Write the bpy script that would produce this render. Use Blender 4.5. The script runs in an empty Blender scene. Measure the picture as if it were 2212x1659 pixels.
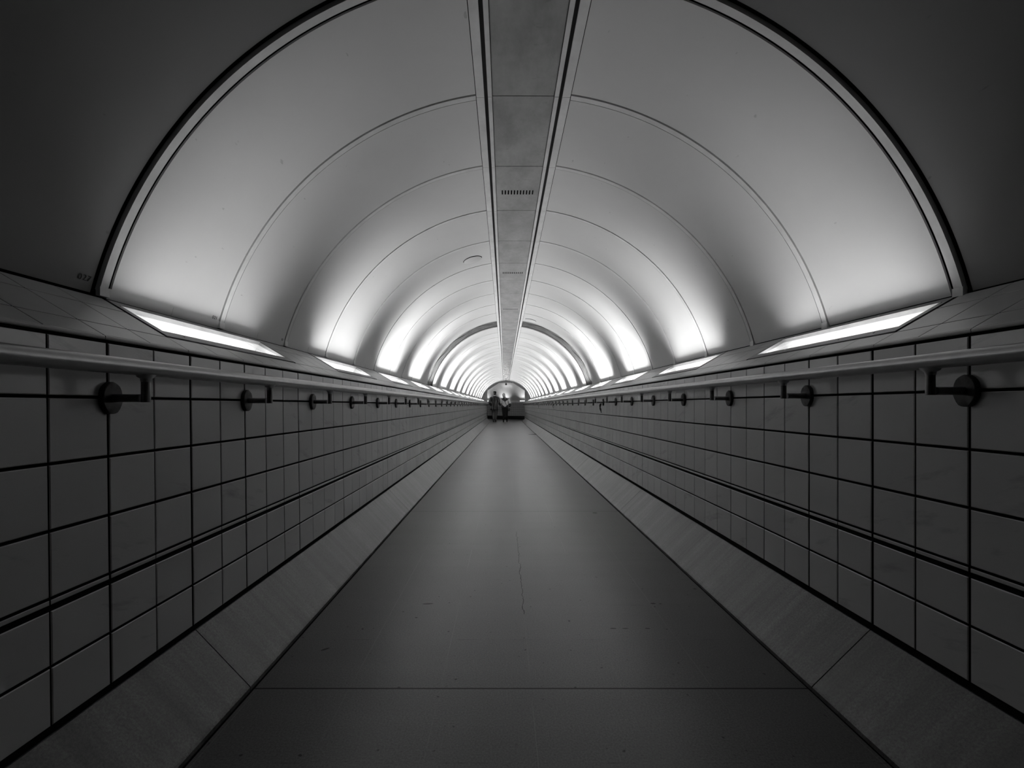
import bpy, bmesh, math, random
from math import sin, cos, pi, radians, sqrt, atan2
from mathutils import Vector, Matrix
random.seed(7)
C = bpy.context.scene
COL = C.collection
U = 1.2                     # one unit of the section drawing (half the width between walls) in metres
CAMX, EYE = -0.078, 0.832   # camera offset from the centre line, eye height over the floor (units)

# ------------------------------------------------------------------ camera, world, exposure
cam = bpy.data.cameras.new('camera'); camo = bpy.data.objects.new('camera', cam); COL.objects.link(camo)
cam.sensor_width = 36.0; cam.sensor_fit = 'HORIZONTAL'
cam.lens = 950.0 / 2212.0 * 36.0
cam.shift_x = 16.0 / 2212.0
cam.shift_y = 46.0 / 2212.0
cam.clip_start = 0.05; cam.clip_end = 200
camo.location = (CAMX * U, 0, EYE * U); camo.rotation_euler = (radians(90), 0, 0)
C.camera = camo
w = bpy.data.worlds.new('world'); C.world = w; w.use_nodes = True
w.node_tree.nodes['Background'].inputs[0].default_value = (0, 0, 0, 1)
w.node_tree.nodes['Background'].inputs[1].default_value = 0.0
C.view_settings.view_transform = 'Standard'; C.view_settings.look = 'None'
C.view_settings.gamma = 1.0; C.view_settings.use_curve_mapping = False
C.view_settings.exposure = 0.0
C.cycles.use_denoising = True
C.cycles.max_bounces = 10; C.cycles.diffuse_bounces = 6; C.cycles.glossy_bounces = 4
C.cycles.caustics_reflective = False; C.cycles.caustics_refractive = False
C.cycles.sample_clamp_indirect = 3.0

TUBE_POWER = 3.6            # watts of each strip light
TUBE_GLOW = 7.0            # radiance of the tube's own glass
TUBE_GAIN = [0.68, 1.7, 3.2, 4.5, 5.4, 5.8]   # strip power raised down the passage so the near end falls off darker

# ------------------------------------------------------------------ the section (units, heights from the eye)
TILE = 0.1347
BAY = 4 * TILE
R1 = 1.292                  # distance of the first cover strip
Y0 = R1 - 4 * BAY           # where the passage starts behind the camera
NB = 41                     # bays from the first cover strip to the portal
YEND = R1 + NB * BAY        # portal plane, about 23.4
VR, VC = 1.305, -0.008      # vault radius and the height of its centre
OFF = {-1: -0.008, 1: 0.008}
FLOOR = -0.832
LIP = (1.005, 0.169); FOOT = (1.262, 0.3195)
LT = Vector((FOOT[0] - LIP[0], FOOT[1] - LIP[1])); LEN = LT.length; LT.normalize()
LN = Vector((-LT.y, LT.x))
PERIOD = 10 * TILE; LAMP = 6 * TILE
def lamp_y(i): return R1 + i * PERIOD
NL = 16

def P(x, y, h): return (x * U, y * U, (h - FLOOR) * U)
def wall_x(side, h):
    return side * (1.002 if side > 0 else 1.001 - 0.0125 * (0.1 - h))

# ------------------------------------------------------------------ mesh helpers
class MB:
    def __init__(s): s.v = []; s.f = []; s.m = []; s.mi = 0
    def vert(s, p): s.v.append(tuple(p)); return len(s.v) - 1
    def face(s, pts, mi=None):
        s.f.append([s.vert(p) for p in pts]); s.m.append(s.mi if mi is None else mi)
    def idx(s, ids, mi=None): s.f.append(list(ids)); s.m.append(s.mi if mi is None else mi)
    def box(s, x0, x1, y0, y1, h0, h1):
        c = [P(x, y, h) for h in (h0, h1) for y in (y0, y1) for x in (x0, x1)]
        i = [s.vert(p) for p in c]
        for q in ((0, 2, 3, 1), (4, 5, 7, 6), (0, 1, 5, 4), (2, 6, 7, 3), (0, 4, 6, 2), (1, 3, 7, 5)):
            s.idx([i[k] for k in q])
    def grid(s, rows, close_u=False, close_v=False, caps=False):
        n, m = len(rows), len(rows[0])
        ids = [[s.vert(p) for p in r] for r in rows]
        for a in range(n if close_u else n - 1):
            for b in range(m if close_v else m - 1):
                s.idx([ids[a][b], ids[(a + 1) % n][b], ids[(a + 1) % n][(b + 1) % m], ids[a][(b + 1) % m]])
        if caps:
            s.idx(ids[0]); s.idx(ids[-1][::-1])
        return ids
    def tube(s, path, r, n=10, caps=True, up=Vector((0, 0, 1))):
        path = [Vector(p) for p in path]; rows = []
        for k, p in enumerate(path):
            t = (path[min(k + 1, len(path) - 1)] - path[max(k - 1, 0)]).normalized()
            a = t.cross(up)
            if a.length < 1e-3: a = t.cross(Vector((1, 0, 0)))
            a.normalize(); b = a.cross(t)
            rr = r[k] if isinstance(r, (list, tuple)) else r
            rows.append([p + a * cos(2 * pi * j / n) * rr + b * sin(2 * pi * j / n) * rr for j in range(n)])
        s.grid(rows, close_v=True, caps=caps)
    def build(s, name, mats, parent=None, smooth=False, fix=True, angle=None):
        me = bpy.data.meshes.new(name); me.from_pydata(s.v, [], s.f)
        mats = mats if isinstance(mats, (list, tuple)) else [mats]
        for m in mats: me.materials.append(m)
        if len(mats) > 1: me.polygons.foreach_set('material_index', s.m)
        if fix:
            bm = bmesh.new(); bm.from_mesh(me)
            bmesh.ops.remove_doubles(bm, verts=bm.verts, dist=1e-5) if fix == 'weld' else None
            bmesh.ops.recalc_face_normals(bm, faces=bm.faces); bm.to_mesh(me); bm.free()
        if smooth: me.shade_smooth()
        if angle:
            me.shade_smooth(); me.set_sharp_from_angle(angle=radians(angle))
        me.update()
        o = bpy.data.objects.new(name, me); COL.objects.link(o)
        if parent: adopt(o, parent)
        return o
def adopt(o, parent):
    o.parent = parent
    o.matrix_parent_inverse = Matrix.Translation(-Vector(parent.location)) if parent.parent is None and parent.type == 'EMPTY' else Matrix()
    return o
def empty(name, loc=(0, 0, 0)):
    o = bpy.data.objects.new(name, None); o.location = loc; o.empty_display_size = 0.1; COL.objects.link(o); return o
def tag(o, label=None, cat=None, group=None, kind=None):
    if label: o['label'] = label
    if cat: o['category'] = cat
    if group: o['group'] = group
    if kind: o['kind'] = kind
    return o
ORD = ['nearest', 'second', 'third', 'fourth', 'fifth', 'sixth', 'seventh', 'eighth', 'ninth', 'tenth', 'eleventh',
       'twelfth', 'thirteenth', 'fourteenth', 'fifteenth', 'sixteenth', 'seventeenth', 'eighteenth']

# ------------------------------------------------------------------ materials
def nt(name):
    m = bpy.data.materials.new(name); m.use_nodes = True
    return m, m.node_tree.nodes, m.node_tree.links, m.node_tree.nodes['Principled BSDF']
def node(N, t, **k):
    n = N.new(t)
    for a, b in k.items(): setattr(n, a, b)
    return n
def math_(N, L, op, a, b=None, clamp=False):
    n = N.new('ShaderNodeMath'); n.operation = op; n.use_clamp = clamp
    for i, v in enumerate((a, b)):
        if v is None: continue
        if isinstance(v, (int, float)): n.inputs[i].default_value = v
        else: L.new(v, n.inputs[i])
    return n.outputs[0]
def ramp(N, L, src, lo, hi, a=0.0, b=1.0):
    n = N.new('ShaderNodeMapRange'); L.new(src, n.inputs[0])
    n.inputs[1].default_value = lo; n.inputs[2].default_value = hi
    n.inputs[3].default_value = a; n.inputs[4].default_value = b
    return n.outputs[0]
def coords(N, L, scale=(1, 1, 1), rot=(0, 0, 0)):
    tc = N.new('ShaderNodeTexCoord'); mp = N.new('ShaderNodeMapping')
    mp.inputs['Scale'].default_value = scale; mp.inputs['Rotation'].default_value = rot
    L.new(tc.outputs['Object'], mp.inputs[0]); return mp.outputs[0]
def noise(N, L, vec, scale, detail=3, rough=0.5):
    n = N.new('ShaderNodeTexNoise'); n.inputs['Scale'].default_value = scale
    n.inputs['Detail'].default_value = detail; n.inputs['Roughness'].default_value = rough
    L.new(vec, n.inputs['Vector']); return n.outputs[0]
def plain(name, v, rough=0.5, metal=0.0, var=0.0, scale=20, spec=0.5, stretch=(1, 1, 1), bump=0.0):
    m, N, L, B = nt(name)
    B.inputs['Base Color'].default_value = (v, v, v, 1)
    B.inputs['Roughness'].default_value = rough; B.inputs['Metallic'].default_value = metal
    B.inputs['Specular IOR Level'].default_value = spec
    if var:
        nz = noise(N, L, coords(N, L, stretch), scale, 4, 0.6)
        L.new(ramp(N, L, nz, 0.3, 0.7, v * (1 - var), v * (1 + var)), B.inputs['Base Color'])
        if bump:
            b = N.new('ShaderNodeBump'); b.inputs['Strength'].default_value = bump; b.inputs['Distance'].default_value = 0.002
            L.new(nz, b.inputs['Height']); L.new(b.outputs[0], B.inputs['Normal'])
    return m
def emit(name, s):
    m, N, L, B = nt(name)
    B.inputs['Base Color'].default_value = (1, 1, 1, 1)
    B.inputs['Emission Color'].default_value = (1, 1, 1, 1)
    oi = N.new('ShaderNodeObjectInfo'); sp = N.new('ShaderNodeSeparateColor'); L.new(oi.outputs['Color'], sp.inputs[0])
    L.new(math_(N, L, 'MULTIPLY', sp.outputs[0], s), B.inputs['Emission Strength'])
    return m

def tile_material():
    m, N, L, B = nt('glazed_tile')
    v = coords(N, L, (1, 1, 1), (radians(20), 0, 0))
    mp = node(N, 'ShaderNodeMapping'); L.new(v, mp.inputs[0]); mp.inputs['Scale'].default_value = (1, 2.2, 9.0)
    mp.inputs['Rotation'].default_value = (radians(38), 0, 0)
    vein = noise(N, L, mp.outputs[0], 1.4, 5, 0.65)
    dark = ramp(N, L, vein, 0.60, 0.72, 1.0, 0.72)
    geo = node(N, 'ShaderNodeNewGeometry')
    rnd = ramp(N, L, geo.outputs['Random Per Island'], 0, 1, 0.92, 1.06)
    col = math_(N, L, 'MULTIPLY', math_(N, L, 'MULTIPLY', dark, rnd), 0.47)
    L.new(col, B.inputs['Base Color'])
    B.inputs['Roughness'].default_value = 0.22
    B.inputs['Specular IOR Level'].default_value = 1.0
    return m
def floor_material():
    m, N, L, B = nt('terrazzo_floor')
    tc = N.new('ShaderNodeTexCoord'); sx = N.new('ShaderNodeSeparateXYZ'); L.new(tc.outputs['Object'], sx.inputs[0])
    X, Y = sx.outputs[0], sx.outputs[1]
    fine = noise(N, L, coords(N, L), 170, 3, 0.8)
    broad = noise(N, L, coords(N, L, (1, 0.4, 1)), 1.7, 4, 0.6)
    cross = noise(N, L, coords(N, L, (0.25, 3.5, 1)), 1.6, 3, 0.6)
    base = ramp(N, L, fine, 0.3, 0.7, 0.028, 0.12)
    base = math_(N, L, 'MULTIPLY', base, ramp(N, L, broad, 0.3, 0.7, 0.85, 1.12))
    base = math_(N, L, 'MULTIPLY', base, ramp(N, L, cross, 0.35, 0.65, 0.93, 1.06))
    def band(src, period, off, half, pw=None):     # 1 on a line that repeats
        t = math_(N, L, 'DIVIDE', math_(N, L, 'SUBTRACT', src, off - period / 2), period)
        fr = math_(N, L, 'SUBTRACT', math_(N, L, 'FRACT', t), 0.5)
        return math_(N, L, 'LESS_THAN', math_(N, L, 'ABSOLUTE', fr), half / period)
    # pale dividing strips along the passage
    strip = band(X, 0.267 * U, 0.0, 0.0011)
    worn = ramp(N, L, noise(N, L, coords(N, L, (1, 0.6, 1)), 2.3, 3), 0.42, 0.58, 0.0, 1.0)
    base = math_(N, L, 'ADD', base, math_(N, L, 'MULTIPLY', math_(N, L, 'MULTIPLY', strip, worn), 0.06))
    # faint cross joints between tiles, dark in places
    fj = band(Y, 2 * TILE * U, R1 * U, 0.0014)
    fw = ramp(N, L, noise(N, L, coords(N, L, (3, 1, 1)), 2.0, 4, 0.7), 0.50, 0.66, 0.0, 0.8)
    dark = math_(N, L, 'MULTIPLY', fj, fw)
    # the movement joints every four bays
    big = band(Y, 16 * TILE * U, R1 * U, 0.0034)
    dark = math_(N, L, 'MAXIMUM', dark, big)
    # crack on the centre line
    wob = ramp(N, L, noise(N, L, coords(N, L, (1, 1, 1)), 9, 4, 0.7), 0.3, 0.7, -0.009, 0.009)
    cx = math_(N, L, 'ABSOLUTE', math_(N, L, 'SUBTRACT', X, wob))
    ck = math_(N, L, 'LESS_THAN', cx, 0.0022)
    ck = math_(N, L, 'MULTIPLY', ck, math_(N, L, 'MULTIPLY', math_(N, L, 'GREATER_THAN', Y, 1.75 * U), math_(N, L, 'LESS_THAN', Y, 2.9 * U)))
    dark = math_(N, L, 'MAXIMUM', dark, math_(N, L, 'MULTIPLY', ck, 0.85))
    # scuffs and spots trodden into the floor
    for (px, py, rx, ry, r) in ((-0.400, 1.843, 0.024, 0.006, 0.1), (-0.424, 1.724, 0.006, 0.004, 0), (0.545, 1.846, 0.012, 0.006, 0),
                                (0.575, 1.843, 0.006, 0.004, 0), (0.327, 1.640, 0.012, 0.004, 0), (0.372, 1.640, 0.012, 0.003, 0),
                                (0.455, 1.640, 0.010, 0.004, 0), (-0.69, 1.50, 0.012, 0.006, 0.4), (0.62, 3.40, 0.02, 0.02, 0)):
        dx = math_(N, L, 'DIVIDE', math_(N, L, 'SUBTRACT', X, px * U), rx * U)
        dy = math_(N, L, 'DIVIDE', math_(N, L, 'SUBTRACT', Y, py * U), ry * U)
        if r: dy = math_(N, L, 'SUBTRACT', dy, math_(N, L, 'MULTIPLY', dx, r * 3))
        d = math_(N, L, 'ADD', math_(N, L, 'MULTIPLY', dx, dx), math_(N, L, 'MULTIPLY', dy, dy))
        dark = math_(N, L, 'MAXIMUM', dark, ramp(N, L, d, 0.7, 1.2, 0.9, 0.0))
    sp = ramp(N, L, noise(N, L, coords(N, L), 42, 1, 0.4), 0.74, 0.80, 0.0, 0.8)
    dark = math_(N, L, 'MAXIMUM', dark, sp)
    col = math_(N, L, 'MULTIPLY', base, math_(N, L, 'SUBTRACT', 1.0, math_(N, L, 'MULTIPLY', dark, 0.93)))
    L.new(col, B.inputs['Base Color'])
    B.inputs['Roughness'].default_value = 0.34
    L.new(math_(N, L, 'MULTIPLY', math_(N, L, 'SUBTRACT', 1.0, math_(N, L, 'MULTIPLY', dark, 0.75)), 0.62), B.inputs['Specular IOR Level'])
    b = N.new('ShaderNodeBump'); b.inputs['Strength'].default_value = 0.08; b.inputs['Distance'].default_value = 0.001
    L.new(fine, b.inputs['Height']); L.new(b.outputs[0], B.inputs['Normal'])
    return m
def kerb_material():
    m, N, L, B = nt('granolithic_kerb')
    fine = noise(N, L, coords(N, L), 150, 3, 0.85)
    streak = noise(N, L, coords(N, L, (0.15, 6.0, 0.15)), 3.0, 4, 0.7)
    broad = noise(N, L, coords(N, L), 4.0, 4, 0.7)
    c = ramp(N, L, fine, 0.32, 0.68, 0.045, 0.150)
    c = math_(N, L, 'MULTIPLY', c, ramp(N, L, streak, 0.32, 0.68, 0.60, 1.25))
    c = math_(N, L, 'MULTIPLY', c, ramp(N, L, broad, 0.3, 0.7, 0.8, 1.1))
    tc = N.new('ShaderNodeTexCoord'); sx = N.new('ShaderNodeSeparateXYZ'); L.new(tc.outputs['Object'], sx.inputs[0])
    # the polished nosing by the floor is a little paler
    c = math_(N, L, 'MULTIPLY', c, ramp(N, L, sx.outputs[2], 0.02, 0.06, 1.25, 1.0))
    L.new(c, B.inputs['Base Color']); B.inputs['Roughness'].default_value = 0.40; B.inputs['Specular IOR Level'].default_value = 0.5
    b = N.new('ShaderNodeBump'); b.inputs['Strength'].default_value = 0.15; b.inputs['Distance'].default_value = 0.001
    L.new(fine, b.inputs['Height']); L.new(b.outputs[0], B.inputs['Normal'])
    return m
def panel_material(name, v, rough=0.38):
    m, N, L, B = nt(name)
    nz = noise(N, L, coords(N, L), 2.2, 5, 0.6)
    grime = ramp(N, L, noise(N, L, coords(N, L, (1, 0.5, 1)), 34, 2, 0.4), 0.76, 0.80, 1.0, 0.75)
    L.new(math_(N, L, 'MULTIPLY', ramp(N, L, nz, 0.25, 0.75, v * 0.95, v * 1.03), grime), B.inputs['Base Color'])
    B.inputs['Roughness'].default_value = rough
    B.inputs['Specular IOR Level'].default_value = 0.35
    return m
def soffit_material():
    m, N, L, B = nt('dusty_soffit')
    nz = noise(N, L, coords(N, L, (1.0, 0.6, 1)), 6, 6, 0.7)
    streak = noise(N, L, coords(N, L, (1.2, 4, 1)), 9, 5, 0.75)
    c = ramp(N, L, nz, 0.3, 0.7, 0.22, 0.33)
    c = math_(N, L, 'MULTIPLY', c, ramp(N, L, streak, 0.62, 0.76, 1.0, 0.62))
    L.new(c, B.inputs['Base Color']); B.inputs['Roughness'].default_value = 0.22
    return m
def glass_material():
    m = bpy.data.materials.new('dusty_glass'); m.use_nodes = True
    N, L = m.node_tree.nodes, m.node_tree.links; N.clear()
    out = N.new('ShaderNodeOutputMaterial'); tr = N.new('ShaderNodeBsdfTransparent'); df = N.new('ShaderNodeBsdfDiffuse')
    gl = N.new('ShaderNodeBsdfGlossy'); gl.inputs['Roughness'].default_value = 0.05
    df.inputs[0].default_value = (0.35, 0.35, 0.35, 1)
    nz = noise(N, L, coords(N, L, (1, 1, 1)), 14, 5, 0.7)
    mx = N.new('ShaderNodeMixShader'); L.new(ramp(N, L, nz, 0.48, 0.78, 0.02, 0.40), mx.inputs[0])
    L.new(tr.outputs[0], mx.inputs[1]); L.new(df.outputs[0], mx.inputs[2])
    m2 = N.new('ShaderNodeMixShader'); m2.inputs[0].default_value = 0.04
    L.new(mx.outputs[0], m2.inputs[1]); L.new(gl.outputs[0], m2.inputs[2])
    L.new(m2.outputs[0], out.inputs[0])
    return m

M = dict(
    tile=tile_material(), floor=floor_material(), kerb=kerb_material(),
    grout=plain('dark_grout', 0.006, 0.95, spec=0.1), black=plain('black_backing', 0.005, 0.95, spec=0.1),
    panel=panel_material('vitreous_panel', 0.52), near=panel_material('dimmed_vitreous_panel', 0.17),  # dimness of the unlit near bay is put into a darker panel colour
    cover=plain('cover_strip_metal', 0.55, 0.4, 0.0, 0.12, 8), soffit=soffit_material(),
    rail=plain('satin_handrail', 0.36, 0.28, 0.7, 0.08, 30), bracket=plain('dark_bracket_metal', 0.10, 0.32, 0.8, 0.2, 40),
    plate=plain('black_wall_plate', 0.02, 0.55, 0.2, 0.4, 60, bump=0.4),
    frame=plain('lamp_frame_metal', 0.28, 0.45, 0.2, 0.15, 12), reflector=plain('white_reflector', 0.74, 0.6),
    glass=glass_material(), tube=emit('fluorescent_tube', TUBE_GLOW),
    channel=plain('channel_grey', 0.10, 0.5), far_tile=plain('brightened_tile', 0.62, 0.35, 0, 0.06, 6), far_panel=panel_material('brightened_vitreous_panel', 0.75), jamb=plain('portal_plaster', 0.50, 0.6, 0.0, 0.15, 3), bay=plain('bare_concrete_bay', 0.05, 0.85, 0, 0.5, 7),  # far wall tile and far vault panels lightened in place of missing light
    ledge=plain('ledge_tile', 0.46, 0.3, 0.0, 0.08, 5), skirt=plain('black_skirting', 0.012, 0.5),
    mark=plain('stencil_paint', 0.02, 0.8), dark=plain('black_plastic', 0.012, 0.45), strap=plain('black_strap', 0.008, 0.8),
    pale=plain('pale_housing', 0.6, 0.4), lens=plain('dark_lens', 0.005, 0.1),
    litter=plain('dark_litter', 0.02, 0.8, 0, 0.4, 30),
)

# ------------------------------------------------------------------ tiles as real slabs
def slab(mb, O, a, b, n, u0, u1, v0, v1, bev=0.0028, dep=0.008):
    def q(u, v, d): return O + a * u + b * v + n * d
    A = [q(u0, v0, -dep), q(u1, v0, -dep), q(u1, v1, -dep), q(u0, v1, -dep)]
    B = [q(u0, v0, -bev), q(u1, v0, -bev), q(u1, v1, -bev), q(u0, v1, -bev)]
    F = [q(u0 + bev, v0 + bev, 0), q(u1 - bev, v0 + bev, 0), q(u1 - bev, v1 - bev, 0), q(u0 + bev, v1 - bev, 0)]
    ia, ib, i_f = [[mb.vert(P(*p)) for p in r] for r in (A, B, F)]
    mb.idx(i_f)
    for k in range(4):
        j = (k + 1) % 4
        mb.idx([ib[k], ib[j], i_f[j], i_f[k]]); mb.idx([ia[k], ia[j], ib[j], ib[k]], 1)

ROWS = [(0.026, 0.152), (-0.111, 0.026), (-0.247, -0.111), (-0.3835, -0.247), (-0.3955, -0.3835), (-0.520, -0.4088), (-0.648, -0.520)]
GAPH = 0.0034
def wide_joint(k):
    if k % 16 == 0: return 0.0034
    random.seed(k * 31 + 5); r = random.random()
    return 0.0026 if r < 0.16 else 0.0015 if r < 0.6 else 0.0010
def build_wall(side):
    mb = MB(); off = OFF[side]
    ncol = int(round((YEND - Y0) / TILE)); k0 = -16
    for c in range(ncol):
        ya = Y0 + c * TILE; ga, gb = wide_joint(k0 + c + 500 * (side > 0) * 16), wide_joint(k0 + c + 1 + 500 * (side > 0) * 16)
        for r, (h0, h1) in enumerate(ROWS):
            o = off * (0.25 if r == len(ROWS) - 1 else 1)
            h0b = h0 + (off * 0.25 if r == len(ROWS) - 1 else off); h1b = h1 + off
            g0 = GAPH if r not in (3, 4, 5) else 0.0025
            if r == 4: h0b, h1b, top, bot = h0b, h1b, 0.0025, 0.0
            else: top, bot = (GAPH if r != 0 else 0.0), (GAPH if r != 5 else 0.0026)
            if r == 5: top = 0.0
            x0, x1 = wall_x(side, h0b), wall_x(side, h1b)
            hgt = h1b - h0b
            bdir = Vector((x1 - x0, 0, hgt)) / hgt
            slab(mb, Vector((x0, 0, h0b)), Vector((0, 1, 0)), bdir, Vector((-side, 0, 0)),
                 ya + ga, ya + TILE - gb, bot, hgt - top, bev=0.0010 if r == 4 else 0.0018, dep=0.014)
    # recessed bed behind the tiles
    hb, ht = FLOOR - 0.012, LIP[1] + off - 0.003
    for (a, b) in ((hb, ht),):
        mb.mi = 1
        xa, xb = wall_x(side, a) + side * 0.014, wall_x(side, b) + side * 0.014
        mb.face([P(xa, Y0, a), P(xa, YEND, a), P(xb, YEND, b), P(xb, Y0, b)])
        mb.face([P(xa + side * .1, Y0, a), P(xa + side * .1, YEND, a), P(xb + side * .1, YEND, b), P(xb + side * .1, Y0, b)])
    o = mb.build('wall_left' if side < 0 else 'wall_right', [M['tile'], M['grout']], fix=False)
    me = o.data
    bm = bmesh.new(); bm.from_mesh(me); bmesh.ops.recalc_face_normals(bm, faces=bm.faces); bm.to_mesh(me); bm.free()
    return tag(o, kind='structure')
for s in (-1, 1): build_wall(s)

# ------------------------------------------------------------------ floor and sloped kerbs
mb = MB()
FY1 = 31.0
mb.face([P(-0.812, Y0, FLOOR), P(0.812, Y0, FLOOR), P(0.812, YEND - 0.7, FLOOR), P(-0.812, YEND - 0.7, FLOOR)])
mb.face([P(-0.812, YEND - 0.7, FLOOR), P(0.812, YEND - 0.7, FLOOR), P(3.2, YEND, FLOOR), P(-3.2, YEND, FLOOR)])
mb.face([P(-3.2, YEND, FLOOR), P(3.2, YEND, FLOOR), P(3.2, FY1, FLOOR), P(-3.2, FY1, FLOOR)])
mb.mi = 1
for s in (-1, 1):       # shadow gap under the kerb
    mb.face([P(s * 0.812, Y0, FLOOR), P(s * 0.812, YEND, FLOOR), P(s * 0.812, YEND, FLOOR - 0.012), P(s * 0.812, Y0, FLOOR - 0.012)])
    mb.face([P(s * 0.812, Y0, FLOOR - 0.012), P(s * 0.812, YEND, FLOOR - 0.012), P(s * 1.02, YEND, FLOOR - 0.012), P(s * 1.02, Y0, FLOOR - 0.012)])
tag(mb.build('floor', [M['floor'], M['black']], fix=False), kind='structure')

def build_kerb(side):
    mb = MB()
    xb, ht = wall_x(side, -0.65) - side * 0.001, -0.656
    xf, hf = side * 0.825, FLOOR + 0.004
    kend = YEND - 0.72
    y = Y0; n = 0
    segs = []
    while y < kend - 0.01:
        segs.append((y + 0.0016, min(y + 16 * TILE, kend) - 0.0016)); y += 16 * TILE
    for (ya, yb) in segs:
        prof = [(xf, hf - 0.012), (xf, hf), (xf + side * 0.004, hf + 0.005), (xb - side * 0.006, ht - 0.004), (xb - side * 0.001, ht - 0.0045), (xb, ht - 0.02)]
        rows = [[P(x, yy, h) for (x, h) in prof] for yy in (ya, yb)]
        mb.grid(rows)
        for yy in (ya, yb):
            mb.face([P(x, yy, h) for (x, h) in prof] + [P(xb, yy, FLOOR - 0.01), P(xf, yy, FLOOR - 0.01)])
    o = mb.build('baseboard_left' if side < 0 else 'baseboard_right', M['kerb'])
    return tag(o, kind='structure')
for s in (-1, 1): build_kerb(s)

# ------------------------------------------------------------------ tiled ledges with the light troughs let in
S_LIP, S_A, S_B = 0.0, 0.077, 0.217
S_IN, S_OUT = 0.122, 0.258
def lp(side, y, s, d):      # a point on the ledge: s up the slope, d out of its face
    p = Vector(LIP) + LT * s + LN * d
    return (side * p.x, y, p.y + OFF[side] * (1 - s / LEN * 0.4))
def build_ledge(side):
    mb = MB()
    def sl(ya, yb, sa, sb, bev=0.0008, dep=0.006):
        A = [lp(side, y, s, -dep) for (y, s) in ((ya, sa), (yb, sa), (yb, sb), (ya, sb))]
        B = [lp(side, y, s, -bev) for (y, s) in ((ya, sa), (yb, sa), (yb, sb), (ya, sb))]
        F = [lp(side, y, s, 0) for (y, s) in ((ya + bev, sa + bev), (yb - bev, sa + bev), (yb - bev, sb - bev), (ya + bev, sb - bev))]
        ia, ib, i_f = [[mb.vert(P(*p)) for p in r] for r in (A, B, F)]
        mb.idx(i_f)
        for k in range(4):
            j = (k + 1) % 4
            mb.idx([ib[k], ib[j], i_f[j], i_f[k]]); mb.idx([ia[k], ia[j], ib[j], ib[k]], 1)
    ncol = int(round((YEND - Y0) / TILE))
    for c in range(ncol):
        ya = Y0 + c * TILE; k = c - 16
        random.seed(k * 17 + side); g = random.choice((0.0006, 0.0009, 0.0014))
        inlamp = k >= 0 and (k % 10) < 6 and k // 10 < NL
        sl(ya + g, ya + TILE - g, 0.006, S_A - 0.0018)
        if not inlamp:
            sl(ya + g, ya + TILE - g, S_A + 0.0014, S_B - 0.0017)
            sl(ya + g, ya + TILE - g, S_B + 0.0014, LEN - 0.001)
    # bullnose lip and the shadow gap under it
    for c in range(0, ncol, 2):
        ya, yb = Y0 + c * TILE + 0.0008, min(Y0 + (c + 2) * TILE - 0.0008, YEND)
        prof = [(0.0045, 0.0), (0.001, -0.0005), (-0.001, -0.003), (-0.002, -0.006), (-0.001, -0.009), (0.004, -0.0105), (0.03, -0.012)]
        rows = [[P(*lp(side, y, s, d)) for (s, d) in prof] for y in (ya, yb)]
        mb.grid(rows)
    # bed below the tiles, open where a trough sits
    mb.mi = 1
    spans = []; y = Y0
    for i in range(NL):
        spans.append((y, lamp_y(i))); y = lamp_y(i) + LAMP
    spans.append((y, YEND))
    for (a, b) in spans:
        if b > a: mb.face([P(*lp(side, yy, s, -0.005)) for (yy, s) in ((a, 0.002), (b, 0.002), (b, LEN + 0.02), (a, LEN + 0.02))])
    for i in range(NL):
        a, b = lamp_y(i), lamp_y(i) + LAMP
        mb.face([P(*lp(side, yy, s, -0.005)) for (yy, s) in ((a, 0.002), (b, 0.002), (b, S_A), (a, S_A))])
    o = mb.build('trim_1' if side < 0 else 'trim_2', [M['ledge'], M['grout']], fix=False)
    bm = bmesh.new(); bm.from_mesh(o.data); bmesh.ops.recalc_face_normals(bm, faces=bm.faces); bm.to_mesh(o.data); bm.free()
    return tag(o, kind='structure')
for s in (-1, 1): build_ledge(s)

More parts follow.
